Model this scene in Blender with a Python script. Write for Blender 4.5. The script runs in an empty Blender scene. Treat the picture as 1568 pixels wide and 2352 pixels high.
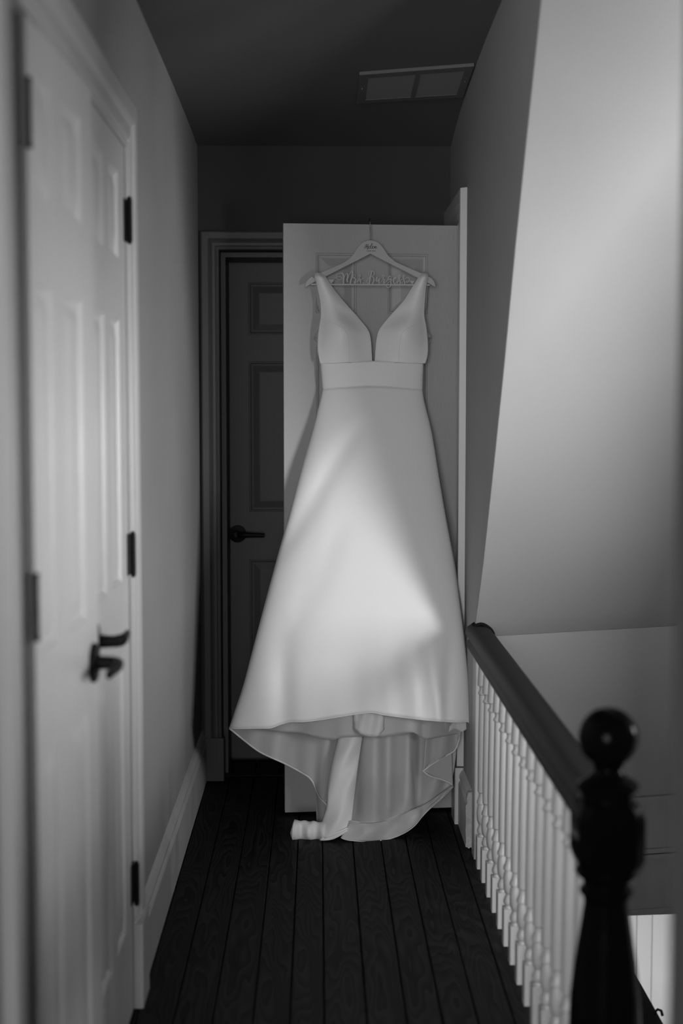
import bpy, math, random
from mathutils import Vector, Matrix
random.seed(4)
SC = bpy.context.scene
COL = SC.collection
PI = math.pi

# ------------------------------------------------------------------ camera
F_PX, CXP, CYP, CAM_H = 3266.7, 784.0, 1176.0, 1.42
YAW, PITCH = math.atan(54 / F_PX), math.atan(241 / F_PX)
FW = Vector((math.sin(YAW) * math.cos(PITCH), math.cos(YAW) * math.cos(PITCH), -math.sin(PITCH)))
RT = Vector((math.cos(YAW), -math.sin(YAW), 0))
UP = RT.cross(FW)
cd = bpy.data.cameras.new('camera'); cam = bpy.data.objects.new('camera', cd); COL.objects.link(cam)
cd.sensor_fit = 'HORIZONTAL'; cd.sensor_width = 24.0; cd.lens = F_PX / 1568 * 24
cd.clip_start = 0.02
cd.dof.use_dof = True; cd.dof.focus_distance = 4.72; cd.dof.aperture_fstop = 1.9
m = Matrix((RT, UP, -FW)).transposed().to_4x4(); m.translation = Vector((0, 0, CAM_H))
cam.matrix_world = m
SC.camera = cam

# ------------------------------------------------------------------ world, windows' daylight, added room fill, exposure
W = bpy.data.worlds.new('world'); SC.world = W; W.use_nodes = True
W.node_tree.nodes['Background'].inputs[0].default_value = (1, 1, 1, 1)
W.node_tree.nodes['Background'].inputs[1].default_value = 0.02
# window_1: wide window of the stair landing, in the wall beside the camera on the right; window_2: small one facing the newel
WIN = dict(y=1.36, x0=1.36, x1=2.62, z0=.68, z1=1.72)
WIN2 = dict(x=3.0, y0=2.98, y1=3.68, z0=.90, z1=1.62)


def area(name, loc, target, sx, sy, power):
    l = bpy.data.lights.new(name, 'AREA'); l.shape = 'RECTANGLE'; l.size = sx; l.size_y = sy; l.energy = power
    o = bpy.data.objects.new(name, l); COL.objects.link(o)
    o.location = loc
    o.rotation_euler = (Vector(target) - Vector(loc)).to_track_quat('-Z', 'Y').to_euler()
    return o


area('daylight_landing_window', ((WIN['x0'] + WIN['x1']) / 2, WIN['y'] + .03, (WIN['z0'] + WIN['z1']) / 2), ((WIN['x0'] + WIN['x1']) / 2, 9, (WIN['z0'] + WIN['z1']) / 2),
     WIN['x1'] - WIN['x0'] - .06, WIN['z1'] - WIN['z0'] - .06, 150.0)
area('daylight_small_window', (WIN2['x'] - .01, (WIN2['y0'] + WIN2['y1']) / 2, (WIN2['z0'] + WIN2['z1']) / 2), (-9, (WIN2['y0'] + WIN2['y1']) / 2, (WIN2['z0'] + WIN2['z1']) / 2),
     WIN2['z1'] - WIN2['z0'] - .06, WIN2['y1'] - WIN2['y0'] - .06, 24.0).rotation_euler = (PI / 2, 0, PI / 2)
area('daylight_lower_hall', (1.35, 5.1, -0.36), (1.45, 6.3, -1.0), 0.5, 0.4, 9.5)
area('fill_room', (-0.95, -2.3, 1.45), (0.1, 4.5, 0.9), 2.2, 2.0, 180.0)  # added fill lamp behind the camera, brightens dress and open door

VS = SC.view_settings
VS.view_transform = 'Standard'; VS.look = 'None'; VS.gamma = 1.0; VS.use_curve_mapping = False
VS.exposure = 0.0
try:
    SC.cycles.use_denoising = True
    SC.cycles.max_bounces = 5; SC.cycles.diffuse_bounces = 4; SC.cycles.glossy_bounces = 2; SC.cycles.transmission_bounces = 0
    SC.cycles.use_adaptive_sampling = True; SC.cycles.adaptive_threshold = .06; SC.cycles.adaptive_min_samples = 16
    SC.cycles.caustics_reflective = False; SC.cycles.caustics_refractive = False
except Exception:
    pass


# ------------------------------------------------------------------ helpers
def at(x, y, Y):
    """the place on the plane Y = const seen at photo pixel (x, y)"""
    d = FW + RT * ((x - CXP) / F_PX) - UP * ((y - CYP) / F_PX)
    return Vector((0, 0, CAM_H)) + d * (Y / d.y)


class MB:
    def __init__(s): s.v = []; s.f = []
    def add(s, vs, fs):
        n = len(s.v); s.v += [tuple(q) for q in vs]; s.f += [tuple(i + n for i in q) for q in fs]; return s
    def box(s, x0, x1, y0, y1, z0, z1):
        return s.add([(x0, y0, z0), (x1, y0, z0), (x1, y1, z0), (x0, y1, z0), (x0, y0, z1), (x1, y0, z1), (x1, y1, z1), (x0, y1, z1)],
                     [(0, 3, 2, 1), (4, 5, 6, 7), (0, 1, 5, 4), (1, 2, 6, 5), (2, 3, 7, 6), (3, 0, 4, 7)])
    def cbox(s, x0, x1, y0, y1, z0, z1, b):
        """box with chamfered edges along its length (8-gon section in XY)"""
        ring = [(x0 + b, y0), (x1 - b, y0), (x1, y0 + b), (x1, y1 - b), (x1 - b, y1), (x0 + b, y1), (x0, y1 - b), (x0, y0 + b)]
        rows = [[(x, y, z0) for x, y in ring], [(x, y, z1) for x, y in ring]]
        return s.loft(rows, True, True)
    def loft(s, rows, closed=True, caps=False):
        n = len(rows[0]); base = len(s.v)
        for r in rows: s.v += [tuple(q) for q in r]
        k = n if closed else n - 1
        for i in range(len(rows) - 1):
            for j in range(k):
                a = base + i * n + j; b = base + i * n + (j + 1) % n
                s.f.append((a, b, b + n, a + n))
        if caps:
            s.f.append(tuple(base + j for j in reversed(range(n))))
            s.f.append(tuple(base + (len(rows) - 1) * n + j for j in range(n)))
        return s
    def lathe(s, prof, cx=0, cy=0, n=20, axis='z'):
        rows = []
        for z, r in prof:
            row = []
            for j in range(n):
                a = 2 * PI * j / n
                if axis == 'z': row.append((cx + r * math.cos(a), cy + r * math.sin(a), z))
                elif axis == 'x': row.append((z, cx + r * math.cos(a), cy + r * math.sin(a)))
                else: row.append((cx + r * math.cos(a), z, cy + r * math.sin(a)))
            rows.append(row)
        return s.loft(rows, True, True)
    def tube(s, pts, r, n=8, caps=True):
        pts = [Vector(q) for q in pts]; rows = []
        rr = r if isinstance(r, (list, tuple)) else [r] * len(pts)
        ref = Vector((0, 1, 0.13)).normalized()
        for i, q in enumerate(pts):
            t = (pts[min(i + 1, len(pts) - 1)] - pts[max(i - 1, 0)])
            t = t.normalized() if t.length > 1e-9 else Vector((0, 0, 1))
            rf = ref if abs(t.dot(ref)) < .95 else Vector((1, 0, 0))
            a = t.cross(rf).normalized(); b = t.cross(a)
            rows.append([q + (a * math.cos(2 * PI * j / n) + b * math.sin(2 * PI * j / n)) * rr[i] for j in range(n)])
        return s.loft(rows, True, caps)
    def prism(s, poly, d0, d1, fn):
        """polygon (a, b) extruded from d0 to d1; fn(a, b, d) -> xyz"""
        n = len(poly)
        s.add([fn(a, b, d0) for a, b in poly] + [fn(a, b, d1) for a, b in poly],
              [tuple(range(n)), tuple(reversed(range(n, 2 * n)))] + [(i, i + n, (i + 1) % n + n, (i + 1) % n) for i in range(n)])
        return s
    def mesh(s, name):
        me = bpy.data.meshes.new(name); me.from_pydata(s.v, [], s.f); me.validate()
        import bmesh
        bm = bmesh.new(); bm.from_mesh(me); bmesh.ops.recalc_face_normals(bm, faces=bm.faces); bm.to_mesh(me); bm.free()
        return me


def obj(name, mb, mat, parent=None, smooth=None):
    me = mb if isinstance(mb, bpy.types.Mesh) else mb.mesh(name)
    o = bpy.data.objects.new(name, me); COL.objects.link(o)
    if mat and not me.materials: me.materials.append(mat)
    if smooth:
        for q in me.polygons: q.use_smooth = True
        me.set_sharp_from_angle(angle=math.radians(smooth))
    if parent: o.parent = parent
    return o


def tag(o, label=None, cat=None, group=None, kind=None):
    if label: o['label'] = label
    if cat: o['category'] = cat
    if group: o['group'] = group
    if kind: o['kind'] = kind
    return o


def empty(name, loc, rz=0):
    o = bpy.data.objects.new(name, None); COL.objects.link(o); o.location = loc; o.rotation_euler = (0, 0, rz)
    o.empty_display_size = 0.05
    return o


def solid(o, t, off=0):
    md = o.modifiers.new('thickness', 'SOLIDIFY'); md.thickness = t; md.offset = off
    return o


def bevel(o, w, seg=2):
    md = o.modifiers.new('bevel', 'BEVEL'); md.width = w; md.segments = seg; md.limit_method = 'ANGLE'; md.angle_limit = math.radians(40)
    return o


def interp(pts, t):
    if t <= pts[0][0]: return pts[0][1]
    for (a, u), (b, w) in zip(pts, pts[1:]):
        if t <= b: return u + (w - u) * (t - a) / (b - a)
    return pts[-1][1]


def smooth_pts(pts, k=6, closed=False):
    """Catmull-Rom through tuples of any length"""
    n = len(pts); out = []
    rng = range(n if closed else n - 1)
    for i in rng:
        g = (lambda j: pts[j % n]) if closed else (lambda j: pts[min(max(j, 0), n - 1)])
        p0, p1, p2, p3 = g(i - 1), g(i), g(i + 1), g(i + 2)
        for q in range(k):
            t = q / k
            out.append(tuple(.5 * (2 * b + (c - a) * t + (2 * a - 5 * b + 4 * c - d) * t * t + (3 * b - a - 3 * c + d) * t ** 3)
                             for a, b, c, d in zip(p0, p1, p2, p3)))
    if not closed: out.append(tuple(pts[-1]))
    return out


def scurve(pts, t):
    """smooth monotone-ish interpolation of (t, v)"""
    xs = [q[0] for q in pts]
    if t <= xs[0]: return pts[0][1]
    if t >= xs[-1]: return pts[-1][1]
    for i in range(len(pts) - 1):
        if t <= xs[i + 1]:
            h = xs[i + 1] - xs[i]; s = (t - xs[i]) / h
            def slope(j):
                a = max(j - 1, 0); b = min(j + 1, len(pts) - 1)
                return (pts[b][1] - pts[a][1]) / (xs[b] - xs[a])
            m0, m1 = slope(i) * h, slope(i + 1) * h; y0, y1 = pts[i][1], pts[i + 1][1]
            return (2 * s ** 3 - 3 * s * s + 1) * y0 + (s ** 3 - 2 * s * s + s) * m0 + (-2 * s ** 3 + 3 * s * s) * y1 + (s ** 3 - s * s) * m1


def along(pts, n):
    """n+1 points evenly spaced along a polyline (after smoothing)"""
    L = [0]
    for a, b in zip(pts, pts[1:]): L.append(L[-1] + math.dist(a, b))
    out = []
    for i in range(n + 1):
        t = L[-1] * i / n
        j = 0
        while j < len(L) - 2 and L[j + 1] < t: j += 1
        s = (t - L[j]) / max(L[j + 1] - L[j], 1e-9)
        out.append(tuple(a + (b - a) * s for a, b in zip(pts[j], pts[j + 1])))
    return out


# ------------------------------------------------------------------ materials
def new_mat(name):
    mt = bpy.data.materials.new(name); mt.use_nodes = True
    nt = mt.node_tree; return mt, nt, nt.nodes['Principled BSDF']


def grey(v): return (v, v, v, 1)


def paint(name, v, rough=.5, bump=.05, scale=60, spec=.4, vary=.04, stretch=(1, 1, 1)):
    mt, nt, b = new_mat(name); N = nt.nodes; L = nt.links
    tc = N.new('ShaderNodeTexCoord'); mp = N.new('ShaderNodeMapping'); mp.inputs['Scale'].default_value = stretch
    L.new(tc.outputs['Object'], mp.inputs[0])
    n1 = N.new('ShaderNodeTexNoise'); n1.inputs['Scale'].default_value = 2.2; n1.inputs['Detail'].default_value = 1.5
    L.new(mp.outputs[0], n1.inputs['Vector'])
    cr = N.new('ShaderNodeValToRGB')
    cr.color_ramp.elements[0].position = .3; cr.color_ramp.elements[0].color = grey(v * (1 - vary))
    cr.color_ramp.elements[1].position = .7; cr.color_ramp.elements[1].color = grey(min(v * (1 + vary), .95))
    L.new(n1.outputs[0], cr.inputs[0]); L.new(cr.outputs[0], b.inputs['Base Color'])
    n2 = N.new('ShaderNodeTexNoise'); n2.inputs['Scale'].default_value = scale; n2.inputs['Detail'].default_value = 2
    L.new(mp.outputs[0], n2.inputs['Vector'])
    bp = N.new('ShaderNodeBump'); bp.inputs['Strength'].default_value = bump; bp.inputs['Distance'].default_value = .01
    L.new(n2.outputs[0], bp.inputs['Height']); L.new(bp.outputs[0], b.inputs['Normal'])
    b.inputs['Roughness'].default_value = rough; b.inputs['Specular IOR Level'].default_value = spec
    return mt


def plain(name, v, rough=.4, metal=0, spec=.5):
    mt, nt, b = new_mat(name); N = nt.nodes; L = nt.links
    n1 = N.new('ShaderNodeTexNoise'); n1.inputs['Scale'].default_value = 40
    mr = N.new('ShaderNodeMapRange'); mr.inputs[3].default_value = max(rough - .05, 0); mr.inputs[4].default_value = rough + .05
    L.new(n1.outputs[0], mr.inputs[0]); L.new(mr.outputs[0], b.inputs['Roughness'])
    b.inputs['Base Color'].default_value = grey(v); b.inputs['Metallic'].default_value = metal
    b.inputs['Specular IOR Level'].default_value = spec
    return mt


def satin(name, v, rough=.42, weave=.08):
    mt, nt, b = new_mat(name); N = nt.nodes; L = nt.links
    tc = N.new('ShaderNodeTexCoord')
    n1 = N.new('ShaderNodeTexNoise'); n1.inputs['Scale'].default_value = 420; n1.inputs['Detail'].default_value = 0
    L.new(tc.outputs['Object'], n1.inputs['Vector'])
    n2 = N.new('ShaderNodeTexNoise'); n2.inputs['Scale'].default_value = 14; n2.inputs['Detail'].default_value = 1
    L.new(tc.outputs['Object'], n2.inputs['Vector'])
    bp = N.new('ShaderNodeBump'); bp.inputs['Strength'].default_value = weave; bp.inputs['Distance'].default_value = .002
    L.new(n1.outputs[0], bp.inputs['Height'])
    bp2 = N.new('ShaderNodeBump'); bp2.inputs['Strength'].default_value = .05; bp2.inputs['Distance'].default_value = .01
    L.new(n2.outputs[0], bp2.inputs['Height']); L.new(bp.outputs[0], bp2.inputs['Normal'])
    L.new(bp2.outputs[0], b.inputs['Normal'])
    b.inputs['Base Color'].default_value = grey(v); b.inputs['Roughness'].default_value = rough
    b.inputs['Specular IOR Level'].default_value = .3
    b.inputs['Sheen Weight'].default_value = .15; b.inputs['Sheen Roughness'].default_value = .4
    return mt


def plank_mat():
    mt, nt, b = new_mat('dark_plank_wood'); N = nt.nodes; L = nt.links
    tc = N.new('ShaderNodeTexCoord'); oi = N.new('ShaderNodeObjectInfo')
    sh = N.new('ShaderNodeCombineXYZ')
    mu = N.new('ShaderNodeMath'); mu.operation = 'MULTIPLY'; mu.inputs[1].default_value = 7.3
    L.new(oi.outputs['Random'], mu.inputs[0]); L.new(mu.outputs[0], sh.inputs[1])
    ad = N.new('ShaderNodeVectorMath'); ad.operation = 'ADD'
    L.new(tc.outputs['Object'], ad.inputs[0]); L.new(sh.outputs[0], ad.inputs[1])
    mp = N.new('ShaderNodeMapping'); mp.inputs['Scale'].default_value = (1, .16, 1); L.new(ad.outputs[0], mp.inputs[0])
    nz = N.new('ShaderNodeTexNoise'); nz.inputs['Scale'].default_value = 9; nz.inputs['Detail'].default_value = 2
    L.new(mp.outputs[0], nz.inputs['Vector'])
    sp = N.new('ShaderNodeSeparateXYZ'); L.new(ad.outputs[0], sp.inputs[0])
    # growth rings: squared distance across the board plus slow drift along it
    x2 = N.new('ShaderNodeMath'); x2.operation = 'MULTIPLY'; L.new(sp.outputs[0], x2.inputs[0]); L.new(sp.outputs[0], x2.inputs[1])
    x3 = N.new('ShaderNodeMath'); x3.operation = 'MULTIPLY'; x3.inputs[1].default_value = 34; L.new(x2.outputs[0], x3.inputs[0])
    n4 = N.new('ShaderNodeMath'); n4.operation = 'MULTIPLY'; n4.inputs[1].default_value = .75; L.new(nz.outputs[0], n4.inputs[0])
    y4 = N.new('ShaderNodeMath'); y4.operation = 'MULTIPLY'; y4.inputs[1].default_value = .16; L.new(sp.outputs[1], y4.inputs[0])
    s1 = N.new('ShaderNodeMath'); L.new(x3.outputs[0], s1.inputs[0]); L.new(n4.outputs[0], s1.inputs[1])
    s2 = N.new('ShaderNodeMath'); L.new(s1.outputs[0], s2.inputs[0]); L.new(y4.outputs[0], s2.inputs[1])
    f1 = N.new('ShaderNodeMath'); f1.operation = 'MULTIPLY'; f1.inputs[1].default_value = 24; L.new(s2.outputs[0], f1.inputs[0])
    fr = N.new('ShaderNodeMath'); fr.operation = 'FRACT'; L.new(f1.outputs[0], fr.inputs[0])
    cr = N.new('ShaderNodeValToRGB'); e = cr.color_ramp.elements
    e[0].position = .0; e[0].color = grey(.026); e[1].position = .85; e[1].color = grey(.006)
    e2 = cr.color_ramp.elements.new(.97); e2.color = grey(.003)
    L.new(fr.outputs[0], cr.inputs[0])
    fi = N.new('ShaderNodeTexNoise'); fi.inputs['Scale'].default_value = 30; fi.inputs['Detail'].default_value = 4
    L.new(mp.outputs[0], fi.inputs['Vector'])
    mx = N.new('ShaderNodeMix'); mx.data_type = 'RGBA'; mx.blend_type = 'MULTIPLY'; mx.inputs[0].default_value = .5
    L.new(cr.outputs[0], mx.inputs[6]); L.new(fi.outputs[0], mx.inputs[7]); L.new(mx.outputs[2], b.inputs['Base Color'])
    bp = N.new('ShaderNodeBump'); bp.inputs['Strength'].default_value = .25; bp.inputs['Distance'].default_value = .003
    L.new(fr.outputs[0], bp.inputs['Height']); L.new(bp.outputs[0], b.inputs['Normal'])
    b.inputs['Roughness'].default_value = .6; b.inputs['Specular IOR Level'].default_value = .15
    return mt


M = dict(
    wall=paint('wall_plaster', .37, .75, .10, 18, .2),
    wall_far=paint('wall_plaster_shaded', .06, .8, .10, 18, .2),  # plaster darkened to stand in for shade at the far end
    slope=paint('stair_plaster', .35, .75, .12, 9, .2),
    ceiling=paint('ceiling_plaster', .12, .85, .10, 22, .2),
    trim=paint('trim_gloss', .58, .38, .03, 30, .5),
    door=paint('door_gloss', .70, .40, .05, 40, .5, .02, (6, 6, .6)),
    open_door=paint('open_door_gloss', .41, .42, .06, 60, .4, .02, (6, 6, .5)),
    far_door=paint('far_door_shaded', .08, .5, .04, 40, .4, .02, (6, 6, .5)),  # far door and casing colour lowered in place of shade
    near=paint('partition_paint', .10, .7, .08, 20, .2),
    chipped=paint('chipped_paint', .50, .7, .8, 45, .3, .25),
    baluster=paint('baluster_gloss', .38, .35, .04, 40, .5, .03),
    black=plain('black_iron', .006, .45, 0, .15),
    rail=paint('dark_rail_wood', .012, .5, .05, 30, .10, .2, (1, .1, 1)),
    newel=paint('ebony_newel', .0025, .14, .01, 30, .035, .2),
    steel=plain('hook_steel', .35, .22, 1),
    hanger=paint('hanger_white', .47, .5, .02, 40, .4, .02),
    ink=plain('black_ink', .012, .6),
    script=paint('script_white', .54, .5, .02, 40, .4, .02),
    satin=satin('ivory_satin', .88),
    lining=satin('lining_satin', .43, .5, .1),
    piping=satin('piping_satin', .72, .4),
    satin_shade=satin('satin_shaded', .66, .5),  # duller satin, its colour darkened for occlusion in the folds
    tulle=satin('organza', .60, .5, .3),
    vent=plain('vent_enamel', .13, .5),
    plank=plank_mat(),
    void=plain('dark_void', .008, .9, 0, .1),
    stair=plain('stair_dark_wood', .010, .35),
)

# ------------------------------------------------------------------ room shell
XL, XR, YF = -0.445, 0.494, 5.36


def ceil_z(X, Y):
    t = (X - XL) / (XR - XL); s = 1 - math.exp(-max(YF - Y, 0) / .62)
    return 2.385 + s * (.035 + .10 * t)


def structure(name, mb, mat, label, cat, smooth=None):
    return tag(obj(name, mb, mat, None, smooth), label, cat, None, 'structure')


# floor: slab and boards
fl = structure('floor', MB().box(-.62, .535, -.6, 5.75, -.12, -.022), M['void'], 'dark bare floorboards running along the narrow landing', 'floor')
gaps = [-.60, -.515, -.425, -.338, -.247, -.153, -.067, .013, .1125, .205, .288, .370, .455, .545]
for a, b in zip(gaps, gaps[1:]):
    w = (b - a) / 2 - .0016; c = .0022; y0, y1 = -.6, 5.655
    zo = random.uniform(-.0012, 0)
    sec = [(-w, -.020), (w, -.020), (w, -c + zo), (w - c, zo), (-w + c, zo), (-w, -c + zo)]
    o = obj('plank', MB().prism(sec, y0, y1, lambda p, q, d: (p, d, q)), M['plank'], fl)
    o.location = ((a + b) / 2, 0, 0)
o = obj('threshold', MB().box(-.367, .42, 5.40, 5.43, .0005, .004), M['plank'], fl)

# ceiling (sagging old plaster)
cm = MB(); rows = []
for Y in (1.5, 2.2, 2.8, 3.3, 3.7, 4.0, 4.25, 4.5, 4.7, 4.9, 5.05, 5.2, 5.36):
    rows.append([(X, Y, ceil_z(X, Y)) for X in (-.60, -.2, .1, .3, .62)])
cm.loft(rows, False)
up = [[(x, y, z + .12) for x, y, z in r] for r in rows]; cm.loft(up, False)
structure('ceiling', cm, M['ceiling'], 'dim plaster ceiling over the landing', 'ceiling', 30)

# left wall with the closet opening
wl = MB()
wl.box(-.60, XL, 1.36, 2.06, 0, 2.62); wl.box(-.60, XL, 3.285, YF, 0, 2.62); wl.box(-.60, XL, 2.06, 3.285, 2.005, 2.62)
wl.box(-.66, -.56, 2.18, 3.4, 0, 2.1); wl.box(-.95, -.60, 1.80, 1.90, 0, 2.1); wl.box(-.95, -.66, 2.18, 2.25, 0, 2.1); wl.box(-1.0, -.95, 1.8, 2.2, 0, 2.1); wl.box(-1.0, -.60, 1.8, 2.2, 2.1, 2.2)
structure('wall_left', wl, M['wall'], 'long painted wall on the left of the landing', 'wall')

# far wall with a deep doorway
wf = MB()
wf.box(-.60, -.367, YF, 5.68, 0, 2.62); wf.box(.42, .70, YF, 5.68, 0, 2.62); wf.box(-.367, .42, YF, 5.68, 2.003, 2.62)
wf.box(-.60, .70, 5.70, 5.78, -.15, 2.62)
structure('wall_far', wf, M['wall_far'], 'end wall above the far doorway with shade put into its colour', 'wall')

# right wall: ends in the sloping edge of the stair ceiling
EDGE = [(3.20, 2.3145), (3.347, 2.129), (3.578, 1.826), (3.775, 1.535), (3.976, 1.268), (4.215, .962), (4.40, .764), (4.466, .695)]
poly = [(4.87, -.25), (4.87, 2.035), (YF, 2.035), (YF, 2.62), (2.86, 2.62)] + [(y + .006, z + .005) for y, z in EDGE] + [(4.475, -.25)]
wr = MB().prism(poly, XR, .60, lambda a, b, d: (d, a, b))
wr.box(.72, .80, 4.6, 5.6, 0, 2.3)
structure('wall_right', wr, M['wall'], 'shaded wall on the right behind the open door', 'wall')

# sloping stair ceiling and the drop wall under it
sl = MB(); ed = [(2.70, 2.90), (3.03, 2.52)] + EDGE[:-1] + [(4.467, .6945)]
rows = []
for X in (XR, .60, .8, 1.0, 1.2, 1.28):
    k = X - .55
    rows.append([(X, y, z + (.055 * k if z < .7 else .02 * k)) for y, z in ed])
sl.loft(rows, False)
sl.loft([[(x, y + .10, z + .08) for x, y, z in r] for r in rows], False)
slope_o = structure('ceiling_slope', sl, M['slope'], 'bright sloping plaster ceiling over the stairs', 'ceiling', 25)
dw = MB(); rows = []
for X in (.5, .8, 1.1, 1.28):
    k = X - .55
    rows.append([(X, 4.470, .693 + .055 * k), (X, 4.470, -.232 + .03 * k), (X, 4.70, -.232 + .03 * k), (X, 4.70, .80)])
dw.loft(rows, True, True)
structure('wall_stair_drop', dw, M['slope'], 'plaster wall under the sloping stair ceiling', 'wall')
tr = MB()
for z0, z1, d in ((.160, .176, .020), (.130, .160, .013), (-.012, .002, .010), (-.030, -.016, .014), (-.212, -.196, .006)):
    t = .07
    tr.prism([(.60, z0), (1.20, z0 + t * .6), (1.20, z1 + t * .6), (.60, z1)], 4.470 - d, 4.471, lambda a, b, dd: (a, dd, b - .031))
structure('trim_4', tr, M['slope'], 'painted moulding strips across the stair drop wall', 'trim')

# stair side: landing walls with the windows, lower hall
def wall_hole(mb, x0, x1, y0, y1, z0, z1, w):
    mb.box(x0, w['x0'], y0, y1, z0, z1); mb.box(w['x1'], x1, y0, y1, z0, z1)
    mb.box(w['x0'], w['x1'], y0, y1, z0, w['z0']); mb.box(w['x0'], w['x1'], y0, y1, w['z1'], z1)
    return mb
structure('wall_near', wall_hole(MB(), .381, 3.0, 1.36, 1.50, -2.7, 2.9, WIN), M['near'], 'edge of the partition beside the camera at the right', 'wall')
ws = MB().box(1.20, 1.30, 3.00, 4.70, -.235, 2.9)
ws.box(3.0, 3.1, 1.36, WIN2['y0'], -2.7, 2.9); ws.box(3.0, 3.1, WIN2['y1'], 4.80, -2.7, 2.9)
ws.box(3.0, 3.1, WIN2['y0'], WIN2['y1'], -2.7, WIN2['z0']); ws.box(3.0, 3.1, WIN2['y0'], WIN2['y1'], WIN2['z1'], 2.9)
ws.box(1.20, 3.1, 4.70, 4.80, -.235, 2.9)
structure('window_light_blocker', MB().box(.68, .74, 1.50, 2.32, -.3, 1.10).box(.68, .74, 1.50, 2.32, 1.42, 2.9).box(1.20, 1.26, 1.50, 2.50, -.3, .98).box(1.20, 1.26, 1.50, 2.50, 1.46, 2.9), M['slope'],
          'added panels out of view at the right that block part of the window light', 'wall')  # unseen panels added only to shape the landing window's light
structure('wall_stairwell', ws, M['slope'], 'stairwell walls beyond the right edge of the view', 'wall')
for nm, loc, rz, hw, hh, lab in (('window_1', ((WIN['x0'] + WIN['x1']) / 2, WIN['y'] + .10, WIN['z0']), 0, (WIN['x1'] - WIN['x0']) / 2, WIN['z1'] - WIN['z0'], 'wide landing window lighting the dress from the right'),
                                ('window_2', (WIN2['x'] + .05, (WIN2['y0'] + WIN2['y1']) / 2, WIN2['z0']), PI / 2, (WIN2['y1'] - WIN2['y0']) / 2, WIN2['z1'] - WIN2['z0'], 'stair window reflected in the black newel ball')):
    wn = tag(empty(nm, loc, rz), lab, 'window', None, 'structure')
    fr = MB()
    for a, b, c, d_ in ((-hw, -hw + .03, 0, hh), (hw - .03, hw, 0, hh), (-hw + .03, hw - .03, 0, .03), (-hw + .03, hw - .03, hh - .03, hh)):
        fr.box(a, b, -.02, .02, c, d_)
    obj('window_frame', fr, M['trim'], wn)
sc_ = MB(); sc_.box(.60, 3.1, 1.36, 4.80, 2.90, 2.98)
structure('ceiling_stairhead', sc_, M['ceiling'], 'plaster ceiling above the head of the stairs', 'ceiling')
lw = MB()
lw.box(.30, 2.4, 6.30, 6.40, -2.7, -.1); lw.box(.30, .535, 1.4, 6.3, -2.7, -.13); lw.box(2.3, 2.4, 4.7, 6.3, -2.7, -.1)
structure('wall_lower_hall', lw, M['trim'], 'bright white wall of the hall below the stairs', 'wall')
structure('floor_lower_hall', MB().box(.3, 3.1, 1.4, 6.4, -2.8, -2.7), M['stair'], 'dark floor of the hall below the stairs', 'floor')
structure('ceiling_lower_hall', MB().box(.3, 2.4, 4.81, 6.4, -.235, -.13), M['slope'], 'underside of the landing over the lower hall', 'ceiling')
lt = MB()
for a, b, d in ((1.415, 1.445, .010), (1.445, 1.475, .03), (1.475, 1.515, .012), (1.515, 1.54, .03)):
    lt.box(a, b, 6.30 - d, 6.301, -2.69, -.3)
structure('trim_5', lt, M['trim'], 'white door casing on the wall of the lower hall', 'trim')


# ------------------------------------------------------------------ door casings
CASE = [(0, 0), (0, .011), (.006, .015), (.012, .015), (.015, .010), (.020, .010), (.024, .016), (.040, .0175), (.052, .015), (.058, .019),
        (.066, .023), (.100, .024), (.108, .022), (.110, 0)]


def casing(name, a, b, H, fn, mat, label, wk=1.0, dk=1.0, zb=0.0):
    mb = MB(); rows = []
    path = [lambda t: (a - t, zb), lambda t: (a - t, H + t), lambda t: (b + t, H + t), lambda t: (b + t, zb)]
    for q in path:
        rows.append([fn(*q(t * wk), d * dk) for t, d in CASE])
    mb.loft(rows, True, True)
    return tag(obj(name, mb, mat), label, 'door casing', None, 'structure')


c1 = casing('trim_1', 2.06, 3.285, 2.008, lambda s, z, d: (XL + d, s, z), M['trim'], 'white moulded casing around the pair of closet doors', 1, 1, .20)
for y in (2.005, 3.34):
    obj('plinth_block', MB().cbox(XL, -.414, y - .062, y + .062, 0, .205, .003), M['trim'], c1)
c2 = casing('trim_2', -.367, .425, 2.003, lambda s, z, d: (s, YF - d, z), M['far_door'], 'moulded casing around the far doorway with shade put into its colour', .62, 1, .16)
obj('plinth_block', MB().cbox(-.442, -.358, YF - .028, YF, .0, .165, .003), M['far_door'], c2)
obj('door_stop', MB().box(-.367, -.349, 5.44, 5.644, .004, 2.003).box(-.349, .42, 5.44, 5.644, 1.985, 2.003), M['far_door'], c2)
c3 = casing('trim_3', 4.87, 5.30, 2.035, lambda s, z, d: (XR - d, s, z), M['trim'], 'white casing at the hinges of the open door', 1, 1, .20)
obj('plinth_block', MB().cbox(XR - .030, XR, 4.755, 4.872, .0, .195, .003), M['trim'], c3)

# baseboards
BASE = [(0, 0), (.020, 0), (.020, .142), (.016, .150), (.012, .153), (.012, .158), (.017, .163), (.016, .172), (.008, .186), (0, .190)]
structure('baseboard_left', MB().prism(BASE, 3.402, YF, lambda d, z, y: (XL + d, y, z)), M['trim'], 'white moulded baseboard along the left wall', 'baseboard')
bb = structure('baseboard_right', MB().prism([(p * .9, q * 1.0) for p, q in BASE], 4.502, 4.756, lambda d, z, y: (XR - d, y, z)), M['trim'],
               'short white baseboard with a chipped end by the balusters', 'baseboard')
rag = [(.001, .188), (.013, .186), (.018, .165), (.016, .150), (.021, .142), (.020, .100), (.0205, .060), (.019, .020), (.015, .006), (.009, .003), (.004, .008), (.001, .004)]
ch = obj('chipped_end', MB().prism([(p * 1.02, q) for p, q in rag], 4.478, 4.504, lambda d, z, y: (XR - d, y, z)), M['chipped'], bb)


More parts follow.
